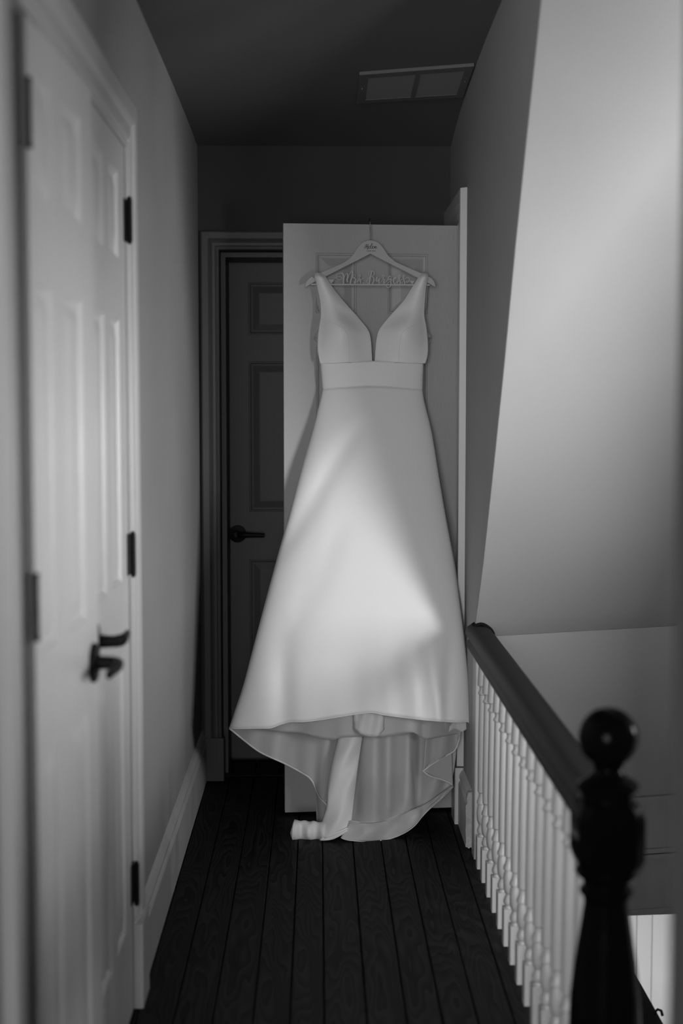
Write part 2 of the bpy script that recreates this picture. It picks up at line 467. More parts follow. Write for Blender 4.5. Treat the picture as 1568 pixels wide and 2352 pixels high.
# ------------------------------------------------------------------ six panel doors
def panel_mesh(w, h, inset=.024):
    """moulded raised panel, front towards -y, its opening w x h centred"""
    prof = [(0, 0), (.0025, .0), (.004, .0035), (.008, .0035), (.011, .0075), (.016, .0085), (.019, .0085), (.019 + inset, .0025), (.023 + inset, .0020)]
    rows = []
    for t, d in prof:
        a, b = w / 2 - t, h / 2 - t
        rows.append([(-a, d, -b), (a, d, -b), (a, d, b), (-a, d, b)])
    mb = MB().loft(rows, True, False)
    n = len(mb.v); mb.f.append((n - 4, n - 3, n - 2, n - 1))
    mb.add([(-w / 2, .03, -h / 2), (w / 2, .03, -h / 2), (w / 2, .03, h / 2), (-w / 2, .03, h / 2)], [(3, 2, 1, 0)])
    return mb


def door(name, loc, rz, w, h, cols, rows, mat, label, t=.035):
    root = tag(empty(name, loc, rz), label, 'door', None, 'structure')
    lf = MB(); zs = sorted(rows)
    xs = sorted(cols)
    # stiles, rails and mullions (flush)
    lf.box(0, xs[0][0], 0, t, 0, h); lf.box(xs[-1][1], w, 0, t, 0, h)
    z = 0
    for z0, z1 in zs + [(h, h)]:
        lf.box(xs[0][0], xs[-1][1], 0, t, z, z0); z = z1
    for z0, z1 in zs:
        for (a, b), (c, d) in zip(xs, xs[1:]): lf.box(b, c, 0, t, z0, z1)
    obj('door_leaf', lf, mat, root)
    for z0, z1 in zs:
        for a, b in xs:
            o = obj('panel', panel_mesh(b - a, z1 - z0), mat, root)
            o.location = ((a + b) / 2, 0, (z0 + z1) / 2)
    return root


def hinge(parent, x, z, y=-.006, hgt=.094, mat=None, plate=True, r=.0065):
    mb = MB().lathe([(z, r), (z + hgt, r)], x, y, 10)
    mb.lathe([(z - .006, .003), (z - .004, .005), (z, .005)], x, y, 10); mb.lathe([(z + hgt, .005), (z + hgt + .004, .005), (z + hgt + .006, .003)], x, y, 10)
    if plate: mb.box(x - .020, x + .020, -.0025, .002, z, z + hgt)
    return obj('hinge', mb, mat or M['black'], parent, 40)


def lever(parent, x, z, direction, r=.036):
    """round rosette with a lever towards +x or -x (direction)"""
    h = obj('handle', MB().lathe([(0, r), (-.004, r), (-.008, r * .93), (-.010, r * .6), (-.012, .013), (-.040, .0115)], x, z, 24, 'y'), M['black'], parent, 35)
    mb = MB()
    pts = [(x, -.040, z), (x + direction * .012, -.050, z), (x + direction * .035, -.053, z), (x + direction * .07, -.052, z - .001), (x + direction * .108, -.050, z - .002)]
    rows = []
    for i, q in enumerate(pts):
        hz = [.012, .0125, .0115, .0095, .0085][i]; hy = [.011, .0105, .009, .007, .006][i]
        rows.append([(q[0], q[1] + hy * math.sin(2 * PI * j / 10), q[2] + hz * math.cos(2 * PI * j / 10)) for j in range(10)])
    mb.loft(rows, True, True)
    obj('lever', mb, M['black'], h, 50)
    return h


ROWS = [(.24, .86), (1.00, 1.60), (1.71, 1.925)]
# pair of narrow closet doors in the left wall
d1 = door('door_1', (-.434, 2.172, .012), PI / 2 - math.radians(2.0), .503, 1.99, [(.035, .165), (.245, .40)], [(.22, .86), (1.02, 1.60), (1.73, 1.92)], M['door'],
          'nearest white closet door on the left, standing slightly ajar')
for z in (.28, 1.055, 1.80): hinge(d1, -.001, z, -.003, plate=False, r=.0038)
lever(d1, .447, .935, -1, .037)
d2 = door('door_2', (-.434, 2.682, .012), PI / 2, .560, 1.99, [(.10, .2425), (.3175, .46)], [(.22, .86), (1.02, 1.60), (1.73, 1.92)], M['door'],
          'second white closet door on the left with black hinges at its far edge')
for z in (.255, 1.025, 1.78): hinge(d2, .563, z, -.011)
lever(d2, .055, .955, 1, .037)

# far door, closed, in its deep doorway
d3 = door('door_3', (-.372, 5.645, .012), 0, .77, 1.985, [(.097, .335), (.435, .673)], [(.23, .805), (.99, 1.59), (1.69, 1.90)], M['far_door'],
          'closed six-panel door at the end of the landing with shade put into its colour')
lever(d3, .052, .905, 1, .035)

# open white door with the dress
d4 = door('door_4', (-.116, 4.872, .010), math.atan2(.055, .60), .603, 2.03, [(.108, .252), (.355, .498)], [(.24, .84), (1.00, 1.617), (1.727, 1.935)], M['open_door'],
          'open white panelled door that carries the wedding dress')
for z in (.28, 1.03, 1.74): hinge(d4, .604, z, .012, plate=False)


# ------------------------------------------------------------------ ceiling vent
vt = tag(empty('ceiling_vent', (.30, 4.66, 2.44)), 'flat rectangular air vent with two louvred grilles in the ceiling', 'vent')
def vmap(a, b, d):
    X, Y = a, b
    return (X - .30, Y - 4.66, ceil_z(X, Y) - d - 2.44)
vf = MB(); vx = (.130, .158, .308, .323, .462, .486); vy = (4.50, 4.545, 4.80, 4.835)
for (a, b, c, d) in ((vx[0], vx[5], vy[0], vy[1]), (vx[0], vx[5], vy[2], vy[3]), (vx[0], vx[1], vy[1], vy[2]), (vx[2], vx[3], vy[1], vy[2]), (vx[4], vx[5], vy[1], vy[2])):
    q = [(a, c), (b, c), (b, d), (a, d)]
    vf.add([vmap(x, y, -.002) for x, y in q] + [vmap(x, y, .010) for x, y in q], [(0, 1, 2, 3), (7, 6, 5, 4), (0, 4, 5, 1), (1, 5, 6, 2), (2, 6, 7, 3), (3, 7, 4, 0)])
obj('vent_frame', vf, M['vent'], vt)
for a, b in ((vx[1], vx[2]), (vx[3], vx[4])):
    g = MB()
    for i in range(22):
        y = vy[0] + .048 + i * .0115
        q = [(a, y, .001), (b, y, .001), (b, y + .008, .008), (a, y + .008, .008)]
        g.add([vmap(x, yy, d) for x, yy, d in q] + [vmap(x, yy, d + .0012) for x, yy, d in q],
              [(0, 1, 2, 3), (7, 6, 5, 4), (0, 4, 5, 1), (1, 5, 6, 2), (2, 6, 7, 3), (3, 7, 4, 0)])
    tag(obj('louvre_grille', g, M['vent'], vt), kind='stuff')
for x, y in ((.143, 4.66), (.474, 4.66)):
    X, Y, Z = vmap(x, y, .010); obj('screw', MB().lathe([(Z - .002, .004), (Z + .001, .005)], X, Y, 10), M['steel'], vt)

# ------------------------------------------------------------------ balustrade
bal = tag(empty('stair_balustrade', (.505, 3.4, 0)), 'white turned balusters under a dark handrail ending in a black ball-topped newel', 'balustrade')
O = Vector((.505, 3.4, 0))
RAIL = [(0, .738), (.018, .736), (.032, .729), (.040, .716), (.041, .706), (.036, .699), (.030, .694), (.029, .687), (.034, .682), (.037, .674), (.034, .663), (.026, .656), (0, .655)]
rp = RAIL + [(-x, z) for x, z in reversed(RAIL[1:-1])]
obj('handrail', MB().prism(rp, 2.43 - O.y, 4.455 - O.y, lambda a, b, d: (a, d, b)), M['rail'], bal, 40)
def oct_rows(rows, b=.3):
    out = []
    for z, h in rows:
        c = h * (1 - b)
        out.append([(-c, -h, z), (c, -h, z), (h, -c, z), (h, c, z), (c, h, z), (-c, h, z), (-h, c, z), (-h, -c, z)])
    return out
nw = obj('newel_post', MB().loft(oct_rows([(.618, .043), (.634, .052), (.652, .0575), (.718, .0575), (.735, .052), (.745, .046)]), True, True), M['newel'], bal, 30)
nw.location = (-.007, 2.40 - O.y, 0)
cap = MB().lathe([(.735, .040), (.744, .046), (.750, .046), (.755, .045), (.760, .046), (.766, .052), (.773, .053), (.780, .045), (.786, .034), (.794, .026), (.802, .024), (.808, .027)], 0, 0, 28)
obj('newel_cap', cap, M['newel'], nw, 40)
ball = [(.855 + .0515 * math.sin(a), max(.0515 * math.cos(a), .0004)) for a in [(-.5 + i / 22) * PI for i in range(23)]]
obj('ball_finial', MB().lathe(ball, 0, 0, 36), M['newel'], nw, 60)
shaft = MB().lathe([(.24, .050), (.27, .060), (.30, .058), (.34, .062), (.40, .060), (.46, .053), (.52, .044), (.565, .038), (.575, .040), (.582, .046), (.589, .046), (.594, .040), (.604, .040), (.612, .050), (.620, .055), (.632, .050)], 0, 0, 28)
obj('newel_shaft', shaft, M['newel'], nw, 40)
obj('newel_base', MB().cbox(-.060, .060, -.060, .060, 0, .25, .006), M['newel'], nw)

BP = [(.098, .0150), (.104, .0118), (.108, .0120), (.111, .0155), (.118, .0165), (.126, .0140), (.133, .0108), (.137, .0108), (.140, .0130), (.152, .0168), (.170, .0180),
      (.188, .0165), (.198, .0140), (.201, .0135), (.203, .0175), (.209, .0175), (.219, .0130), (.229, .0112), (.235, .0112), (.239, .0150), (.30, .0152), (.42, .0142), (.536, .0125), (.541, .0125),
      (.544, .0155), (.549, .0158), (.553, .0120), (.561, .0108), (.567, .0125), (.570, .0178), (.574, .0180), (.600, .0165), (.64, .0145), (.660, .0140)]
bm_ = MB().lathe(BP, 0, 0, 18); bm_.cbox(-.0175, .0175, -.0175, .0175, 0, .100, .002)
first = None
for i in range(15):
    y = 4.297 - .1255 * i - O.y
    if first is None:
        first = obj('baluster', bm_, M['baluster'], bal, 32); o = first
    else:
        o = first.copy(); COL.objects.link(o); o.parent = bal
    o.location = (0, y, 0)
obj('wall_post', MB().cbox(-.016, .02, 4.375 - O.y, 4.445 - O.y, 0, .658, .003), M['baluster'], bal)
# floor edge under the balusters
structure('trim_7', MB().box(.535, .56, 1.5, 4.465, -.26, -.004), M['trim'], 'white fascia under the balusters along the stairwell edge', 'trim')
# plaster broken away around the handrail end
hole = MB(); rows = []
for i in range(11):
    a = PI * (.02 + .80 * i / 10)
    rr = .046 + .0015 * math.sin(5 * a)
    rows.append([(.510 + rr * math.cos(a) * .95, y, .700 + rr * math.sin(a) * .98) for y in (4.405, 4.462)] +
                [(.510 + (rr - .007) * math.cos(a) * .95, y, .700 + (rr - .007) * math.sin(a) * .98) for y in (4.462, 4.405)])
hole.loft(rows, True, True)
obj('plaster_gap', hole, M['void'], slope_o)

# dark stair string seen below through the stairwell
sr = tag(empty('stair_rail', (.95, 3.8, -.30)), 'dark moulded wooden rail of the lower stairs at the bottom right corner', 'stair rail')
obj('rail_cap', MB().prism([(-.05, -.03), (.0, -.03), (.012, -.022), (.010, -.012), (.016, -.006), (.012, 0), (-.004, .004), (-.012, -.004), (-.03, -.002), (-.05, -.010)], -1.0, .42, lambda a, b, d: (a, d, b)), M['rail'], sr, 40)
obj('side_board', MB().box(-.09, -.03, -1.0, .42, -1.6, -.025), M['stair'], sr)
obj('bracket', MB().tube([(.004, .41, -.01), (.004, .41, .02), (.004, .415, .028), (.012, .415, .026)], .004), M['black'], sr)
obj('bracket', MB().tube([(.004, .10, -.01), (.004, .10, .012), (.010, .10, .018), (.02, .10, .014), (.024, .10, 0)], .004), M['black'], sr)

# ------------------------------------------------------------------ hanger
HY = 4.835
hg = tag(empty('dress_hanger', at(850, 600, HY)), 'white wooden hanger with script lettering on its bar, hooked over the open door', 'hanger')
HO = Vector(hg.location)


def hp(x, y, Y=HY): return at(x, y, Y) - HO


half = [(0, 551.5), (7, 552.2), (14, 554.5), (20, 558), (26, 564), (31, 571), (36, 578.5), (41, 586), (47, 592), (54, 598), (60, 602), (83, 612.5), (109, 623.5), (120, 628.5), (126, 632),
        (127.5, 635), (128.5, 637.8), (131, 637.5), (132, 633.8), (137, 636.5), (142, 640), (147, 646.5), (149, 653), (150, 658.7), (147.5, 658.6), (138, 653), (123, 645.5), (101, 634.5), (58, 612.5), (29, 598), (0, 582.8)]
hpoly = [(850.2 + x, y) for x, y in half] + [(850.2 - x, y) for x, y in reversed(half[1:-1])]
body = obj('hanger_body', MB().prism(hpoly, HY - .006, HY + .006, lambda a, b, d: hp(a, b, d)), M['hanger'], hg)
bevel(body, .0015, 2)
hk = [at(850.2, 553, HY) - HO, at(850, 540, HY) - HO, at(849.8, 522, HY) - HO, at(849.6, 512, HY) - HO]
top = at(849.5, 507, HY + .012) - HO
hk += [at(849.5, 506.5, HY + .002) - HO, at(849.3, 503, HY + .014) - HO, at(849.2, 502.0, HY + .032) - HO, at(849, 503.5, HY + .055) - HO, at(848.8, 507, HY + .085) - HO, at(848.6, 513, HY + .098) - HO]
obj('hook', MB().tube(smooth_pts([tuple(q) for q in hk], 5), .0019, 10), M['steel'], hg, 60)
obj('hanger_bar', MB().prism([(714, 651.6), (987, 653.0), (987, 656.0), (714, 654.6)], HY - .004, HY + .004, lambda a, b, d: hp(a, b, d)), M['script'], hg)


def ribbon(mb, pts, ws, Y0, Y1, k=5):
    """flat cut-out stroke through photo points with widths, between depths Y0 and Y1"""
    q = smooth_pts([(x, y, w) for (x, y), w in zip(pts, ws)], k)
    rows = []
    for i, (x, y, w) in enumerate(q):
        a = q[max(i - 1, 0)]; b = q[min(i + 1, len(q) - 1)]
        dx, dy = b[0] - a[0], b[1] - a[1]; L = math.hypot(dx, dy) or 1
        nx, ny = -dy / L * w / 2, dx / L * w / 2
        rows.append([hp(x + nx, y + ny, Y0), hp(x - nx, y - ny, Y0), hp(x - nx, y - ny, Y1), hp(x + nx, y + ny, Y1)])
    mb.loft(rows, True, True)


def strokes(mb, data, ox, oy, s, Y0, Y1, wk=1.0):
    for pts, ws in data:
        if not isinstance(ws, (list, tuple)): ws = [ws] * len(pts)
        if len(ws) < len(pts): ws = [ws[min(int(i * len(ws) / len(pts)), len(ws) - 1)] for i in range(len(pts))]
        ribbon(mb, [(ox + x / s, oy + y / s) for x, y in pts], [w / s * wk for w in ws], Y0, Y1)


MRS = [
    ([(240, 420), (340, 345), (420, 325), (490, 320), (540, 365), (510, 415), (440, 435), (380, 400), (350, 340), (370, 260), (430, 205), (510, 192), (575, 215), (608, 280), (608, 370), (605, 460), (610, 572)],
     [18, 16, 16, 16, 18, 18, 18, 18, 18, 18, 18, 24, 42, 52, 52, 50, 48]),
    ([(632, 400), (650, 300), (690, 225), (735, 205), (757, 250), (748, 350), (735, 440), (742, 495), (768, 522)], [14, 16, 18, 30, 46, 50, 48, 42, 20]),
    ([(772, 400), (795, 310), (850, 190), (905, 112), (930, 150), (926, 230), (905, 330), (870, 460), (855, 560), (868, 615), (900, 632)], [14, 16, 20, 26, 44, 48, 50, 50, 46, 36, 20]),
    ([(930, 290), (955, 340), (1000, 375), (1055, 408)], [20, 34, 34, 26]),
    ([(965, 335), (960, 285), (985, 252), (1022, 262), (1022, 320), (990, 365)], 22),
    ([(1050, 405), (1030, 470), (1008, 520), (1010, 568)], [30, 44, 46, 44]),
    ([(1015, 568), (1055, 530), (1110, 465), (1172, 395)], 18),
    ([(1185, 365), (1160, 305), (1178, 253), (1212, 258), (1205, 315), (1182, 365), (1200, 430), (1222, 490), (1205, 568)], [22, 24, 24, 22, 22, 28, 38, 40, 36]),
    ([(1125, 568), (1108, 515), (1140, 472), (1210, 438), (1270, 405), (1328, 362)], [22, 20, 20, 20, 20, 14]),
    ([(1316, 530), (1316, 575)], 34)]
BUR = [
    ([(180, 100), (152, 200), (122, 320), (106, 420), (105, 490)], [34, 40, 40, 38, 36]),
    ([(108, 248), (80, 190), (105, 122), (170, 96), (230, 110), (250, 170), (225, 230), (165, 270)], [14, 15, 16, 18, 22, 26, 22, 16]),
    ([(165, 270), (218, 288), (238, 350), (225, 420), (185, 485)], [16, 26, 36, 36, 30]),
    ([(115, 305), (55, 330), (30, 390), (45, 455), (90, 487)], 16),
    ([(145, 330), (158, 380), (135, 415)], 12),
    ([(345, 265), (318, 330), (306, 385), (335, 402), (375, 360), (415, 275)], [30, 30, 28, 24, 20, 20]),
    ([(420, 270), (395, 370), (388, 440), (405, 485)], [34, 38, 36, 28]),
    ([(405, 482), (460, 415), (510, 335)], 16),
    ([(505, 310), (485, 260), (500, 222), (530, 220), (545, 262), (520, 325)], 20),
    ([(500, 300), (530, 335), (570, 352)], [18, 24, 18]),
    ([(562, 350), (540, 420), (540, 485)], [26, 36, 32]),
    ([(545, 485), (610, 410), (665, 320)], 16),
    ([(752, 278), (715, 258), (680, 295), (668, 345), (695, 362), (735, 315), (755, 268)], [22, 24, 26, 26, 22, 20, 22]),
    ([(756, 265), (746, 380), (750, 470), (740, 540), (690, 588), (640, 582), (612, 535), (645, 475), (720, 410), (790, 365)], [26, 34, 34, 32, 24, 18, 16, 16, 16, 15]),
    ([(785, 368), (855, 345), (900, 302), (885, 284), (850, 310), (828, 380), (838, 450), (870, 485)], [14, 16, 18, 24, 32, 36, 32, 24]),
    ([(865, 482), (925, 425), (985, 335)], 16),
    ([(998, 335), (978, 275), (998, 222), (1028, 230), (1015, 290), (998, 335), (1022, 390), (1038, 440), (1018, 487)], [18, 20, 20, 18, 18, 24, 32, 34, 30]),
    ([(942, 487), (950, 440), (990, 400), (1060, 362), (1115, 330)], 17),
    ([(1126, 335), (1105, 275), (1125, 222), (1155, 230), (1143, 290), (1126, 335), (1150, 390), (1167, 440), (1148, 487)], [18, 20, 20, 18, 18, 24, 32, 34, 30]),
    ([(1086, 487), (1092, 440), (1120, 400), (1175, 332), (1240, 292), (1290, 312), (1305, 362), (1288, 398)], [20, 18, 17, 17, 18, 18, 16, 14]),
    ([(1345, 405), (1280, 388), (1225, 402), (1212, 428), (1248, 437), (1290, 402)], 15)]
sb = MB(); strokes(sb, MRS, 750, 615, 15.68, HY - .003, HY + .003); strokes(sb, BUR, 840, 615, 13.07, HY - .003, HY + .003)
obj('script_lettering', sb, M['script'], hg)
for hx, ox, s in (([(165, 570), (120, 525), (88, 480), (78, 445), (95, 418), (128, 414), (165, 440), (200, 412), (238, 416), (255, 447), (242, 485), (210, 525)], 750, 15.68),
                  ([(1390, 490), (1362, 455), (1342, 420), (1348, 398), (1370, 393), (1390, 408), (1412, 393), (1436, 398), (1443, 420), (1420, 455)], 840, 13.07)):
    pl = [(ox + x / s, 615 + y / s) for x, y in smooth_pts(hx, 3, True)]
    obj('heart', MB().prism(pl, HY - .003, HY + .003, lambda a, b, d: hp(a, b, d)), M['script'], hg)
HEL = [
    ([(318, 375), (360, 330), (425, 275)], 14), ([(432, 272), (412, 380), (395, 450), (370, 515), (325, 535), (290, 505), (300, 455), (350, 420), (420, 408), (485, 405)], [30, 38, 36, 26, 20, 16, 16, 16, 16, 16]),
    ([(545, 272), (500, 360), (468, 470), (468, 550), (490, 595), (520, 578)], [30, 38, 40, 36, 30, 18]),
    ([(530, 490), (575, 450), (600, 410), (578, 400), (545, 440), (530, 505), (555, 548), (605, 525), (640, 490)], [16, 18, 20, 26, 34, 36, 28, 18, 16]),
    ([(635, 490), (700, 420), (770, 350), (800, 280), (775, 240), (735, 272), (695, 370), (660, 470), (670, 545), (710, 545), (755, 500)], [14, 16, 18, 18, 22, 32, 38, 38, 32, 20, 16]),
    ([(755, 500), (810, 455), (838, 412), (815, 400), (785, 435), (770, 500), (790, 545), (835, 535), (875, 490)], [16, 18, 20, 26, 34, 36, 28, 18, 16]),
    ([(870, 495), (915, 425), (925, 415), (910, 480), (898, 545)], [16, 26, 36, 38, 34]),
    ([(905, 530), (945, 450), (990, 412), (1005, 425), (990, 480), (985, 530), (1020, 540), (1060, 490), (1092, 430)], [14, 18, 26, 38, 38, 34, 20, 15, 12])]
hb = MB(); strokes(hb, HEL, 825, 550, 26.13, HY - .0064, HY - .0058, .95)
obj('printed_name', hb, M['ink'], hg)
fc = bpy.data.curves.new('date', 'FONT'); fc.body = '1 JUNE 2024'; fc.size = 1.0; fc.extrude = .02; fc.align_x = 'CENTER'; fc.offset = .012
fo = bpy.data.objects.new('date_tmp', fc); COL.objects.link(fo)
bpy.context.view_layer.update()
fm = bpy.data.meshes.new_from_object(fo.evaluated_get(bpy.context.evaluated_depsgraph_get()))
bpy.data.objects.remove(fo)
xs = [v.co.x for v in fm.vertices]; ys = [v.co.y for v in fm.vertices]
x0, x1, y0, y1 = min(xs), max(xs), min(ys), max(ys)
a, b = hp(841.0, 578.2, HY - .0062), hp(862.2, 575.0, HY - .0062)
for v in fm.vertices:
    tx = (v.co.x - x0) / (x1 - x0); ty = (v.co.y - y0) / (y1 - y0)
    v.co = Vector((a.x + (b.x - a.x) * tx, a.y + v.co.z * .01, a.z + (b.z - a.z) * ty))
fm.name = 'printed_date'
fm.materials.clear()
obj('printed_date', fm, M['ink'], hg)

# ------------------------------------------------------------------ the dress
dr = tag(empty('wedding_dress', at(858, 1900, 4.70)), 'long plain white satin wedding dress with a plunging neckline hanging on the open door', 'dress')
DO = Vector(dr.location)


def dp(x, y, Y): return at(x, y, Y) - DO


def gauss(x, c, w): return math.exp(-((x - c) / w) ** 2)


def sheet(name, top, bot, depth, nu, nv, mat, thick=.002, k=5, bulge=None):
    """cloth between two photo outlines; depth(u, v, x, y) gives its distance"""
    A = along(smooth_pts(top, k), nu); B = along(smooth_pts(bot, k), nu)
    rows = []
    for j in range(nv + 1):
        v = j / nv; r = []
        for i in range(nu + 1):
            u = i / nu
            x = A[i][0] + (B[i][0] - A[i][0]) * v; y = A[i][1] + (B[i][1] - A[i][1]) * v
            if bulge: x += bulge(u, v)
            r.append(dp(x, y, depth(u, v, x, y)))
        rows.append(r)
    o = obj(name, MB().loft(rows, False), mat, dr, 180)
    if thick: solid(o, thick, 0)
    return o


# --- front skirt
LS = [(890, 741), (905, 739), (930, 733), (960, 726), (1000, 715), (1085, 690), (1180, 665), (1270, 640), (1370, 613), (1480, 584), (1575, 559), (1630, 541), (1672, 527)]
RS = [(890, 971), (905, 971), (930, 976), (965, 985), (1000, 993), (1080, 1006), (1180, 1023), (1280, 1041), (1380, 1056), (1440, 1064), (1500, 1071), (1560, 1077), (1620, 1081), (1660, 1083)]
WAIST = [(740, 893), (780, 889.5), (830, 887), (858, 886.5), (900, 888), (940, 892), (971, 894)]
HEM = [(527, 1672), (545, 1673), (600, 1672), (623, 1671), (645, 1663), (668, 1657.5), (700, 1657), (740, 1652), (790, 1644), (830, 1638), (857, 1636.5), (880, 1641), (950, 1650), (1000, 1655), (1050, 1658), (1070, 1657), (1083, 1660)]


def sstep(a, b, t):
    t = min(max((t - a) / (b - a), 0), 1); return t * t * (3 - 2 * t)


def skirt_depth(u, v, x, y):
    s = 2 * u - 1
    side = 4.838 - .118 * v - .10 * v * v * u ** 4
    bl = .040 + .095 * v ** .8
    Y = side - bl * max(1 - abs(s) ** 2.4, 0) ** .55
    # soft folds near the hem (+ valley, - ridge)
    w = sstep(1380, 1620, y)
    for c, wd, a in ((600, 34, -.007), (652, 24, .015), (722, 50, -.008), (800, 40, .003), (858, 34, -.006), (918, 24, .008), (962, 15, .006), (1000, 22, -.006), (1024, 12, .006), (1052, 18, -.004)):
        Y += w * a * gauss(x + (y - 1640) * .05 * (1 if x > 800 else -.3), c, wd)
    # drape running from the right hip down to the left edge
    k = sstep(940, 1020, y) * (1 - sstep(1230, 1330, y))
    d = x - (818 - (y - 985) * .60)
    Y += k * (.010 * gauss(d, 0, 26) - .006 * gauss(d, -58, 40))
    d = x - (760 - (y - 1250) * .42)
    Y += .006 * sstep(1150, 1260, y) * (1 - sstep(1400, 1500, y)) * gauss(d, 0, 34)
    return Y


NU, NV = 110, 100
rows = []
for j in range(NV + 1):
    v = j / NV; r = []
    yl = 893 + (1672 - 893) * v; yr = 894 + (1660 - 894) * v
    xl, xr = scurve(LS, yl), scurve(RS, yr)
    for i in range(NU + 1):
        u = i / NU; x = xl + (xr - xl) * u
        ty = interp(WAIST, 740 + 231 * u); by = scurve(HEM, 527 + 556 * u)
        y = ty + (by - ty) * v
        Y = skirt_depth(u, v, x, y)
        r.append(dp(x, y, Y))
    rows.append(r)
sk = obj('skirt', MB().loft(rows, False), M['satin'], dr, 180); solid(sk, .003, 0)
hemp = [rows[-1][i] + Vector((0, .001, -.0005)) for i in range(0, NU + 1)]
obj('skirt_hem', MB().tube(hemp, .0026, 8), M['satin'], dr, 180)

# --- back of the skirt behind the front (closes the volume down to the floor)
bs_top = [(745, 895), (858, 893), (966, 895)]
bs_bot = [(560, 1640), (700, 1640), (858, 1635), (960, 1640), (1060, 1645)]
sheet('skirt_back', bs_top, bs_bot, lambda u, v, x, y: 4.862 - .03 * v + .012 * math.sin(u * 26) * v, 60, 30, M['lining'])

# --- waistband
def wb_depth(u, v): return 4.838 - .040 * max(1 - abs(2 * u - 1) ** 2.4, 0) ** .55
rows = []
for j in range(17):
    v = j / 16; r = []
    for i in range(61):
        u = i / 60
        xa = 735 + (973 - 735) * u; ya = interp([(735, 834), (800, 831.5), (858, 829), (920, 831.5), (973, 833.5)], xa)
        xb = 740 + (971 - 740) * u; yb = interp(WAIST, xb) + 1.2
        r.append(dp(xa + (xb - xa) * v, ya + (yb - ya) * v, wb_depth(u, v) - .001 - .0012 * math.sin(v * PI)))
    rows.append(r)
wb = obj('waistband', MB().loft(rows, False), M['satin'], dr, 180); solid(wb, .003, 0)

# --- bodice: two cups running up into the straps
LO = [(625, 727), (629, 723.5), (634, 723), (645, 726), (660, 729), (690, 735), (715, 737), (733, 735.5), (750, 732.5), (775, 729.5), (800, 729), (820, 731.5), (836, 735)]
LI = [(625, 737), (630, 742), (640, 749), (654, 758), (672, 771), (688, 784), (705, 799), (722, 814.5), (736, 826.5), (748, 836.5), (757, 843), (765, 847.2), (783, 850.5), (805, 852), (830, 853.4), (836, 853.8)]
RO = [(626, 978), (630, 982), (636, 982.5), (645, 980.5), (660, 978), (690, 975.5), (712, 974), (727, 974.5), (745, 978), (770, 981.5), (800, 983), (820, 981), (836, 976)]
RI = [(626, 970), (632, 965), (645, 957), (657, 949.5), (675, 938.5), (691, 928), (707, 914), (722, 900), (736, 888), (749, 877.5), (757, 872), (765, 868.6), (783, 865), (805, 863), (830, 861.3), (836, 861)]


def cup_depth(u, v, left):
    """u from the outer side to the neckline"""
    Y = 4.826 - .022 * math.sin(PI * min(max(u * .85 + .1, 0), 1))
    Y -= .034 * gauss(v, .66, .22) * gauss(u, .46, .34)              # bust
    Y += .010 * gauss(v, .46, .10) * gauss(u, .62, .25)              # hollow above it
    Y -= .012 * max(v - .8, 0) * 5 * .4
    Y += .010 * gauss(u, 0, .14) * gauss(v, .7, .3)
    if v < .06: Y = Y + .030 * ((.06 - v) / .06) ** 1.6
    return Y


def cup(name, O_, I_, left):
    y0, y1 = O_[0][0], O_[-1][0]; rows = []
    for j in range(71):
        v = j / 70; y = y0 + (y1 - y0) * v; xo, xi = scurve(O_, y), scurve(I_, y); r = []
        for i in range(41):
            u = i / 40
            yy = y
            if j == 70: yy = interp([(735, 835), (858, 830), (976, 835)], xo + (xi - xo) * u)
            r.append(dp(xo + (xi - xo) * u, yy, cup_depth(u, v, left)))
        rows.append(r)
    o = obj(name, MB().loft(rows, False), M['satin'], dr, 180); solid(o, .0025, 0)
    return o, rows


for nm, O_, I_, sm_, lf in (('bodice_cup', LO, LI, [(735, 731), (752, 737), (770, 744), (784, 752), (794, 762), (799.5, 775), (801.5, 795), (802, 832)], True),
                            ('bodice_cup', RO, RI, [(974, 729), (962, 739), (948, 748), (934, 756), (925, 763), (920.5, 775), (917.5, 795), (915.5, 832)], False)):
    o, rows = cup(nm, O_, I_, lf)
    pts = []
    for x, y in smooth_pts(sm_, 5):
        v = (y - O_[0][0]) / (O_[-1][0] - O_[0][0]); xo, xi = scurve(O_, y), scurve(I_, y)
        u = (x - xo) / (xi - xo)
        pts.append(dp(x, y, cup_depth(min(max(u, 0), 1), v, lf) - .0010))
    obj('bust_seam', MB().tube(pts, .0006, 6), M['satin_shade'], o, 180)
    edge = [r[-1] for r in rows[2:]]
    obj('neckline_edge', MB().tube(edge, .0019, 6), M['satin'], o, 180)

# --- back straps and the back of the bodice
for pts_l, pts_r in (([(626, 727), (640, 722.5), (665, 724), (695, 728), (725, 736), (752, 733), (764, 726), (775, 718.5)], [(626, 737), (640, 734), (665, 738), (695, 744), (725, 750), (750, 760), (775, 772)]),
                     ([(626, 969), (640, 972), (665, 966), (695, 962), (725, 955), (750, 948), (775, 938)], [(626, 979), (640, 983.5), (665, 982), (695, 980), (725, 975), (752, 978), (764, 984), (775, 992)])):
    rows = []
    for j in range(25):
        y = 626 + 149 * j / 24
        a, b = scurve(pts_l, y), scurve(pts_r, y)
        rows.append([dp(a + (b - a) * i / 6, y, 4.858) for i in range(7)])
    solid(obj('back_strap', MB().loft(rows, False), M['lining'], dr, 180), .002)
sheet('bodice_back', [(718.5, 775), (740, 800), (780, 826), (858, 838), (935, 826), (972, 800), (992, 775)], [(742, 896), (780, 897), (820, 898), (858, 898), (900, 898), (935, 897), (969, 896)],
      lambda u, v, x, y: 4.858, 40, 16, M['lining'], bulge=lambda u, v: 9 * (1 - 2 * u) * math.sin(PI * v) ** .7)

# --- train: everything seen under the front hem
def lin(a, b, t): return a + (b - a) * min(max(t, 0), 1)

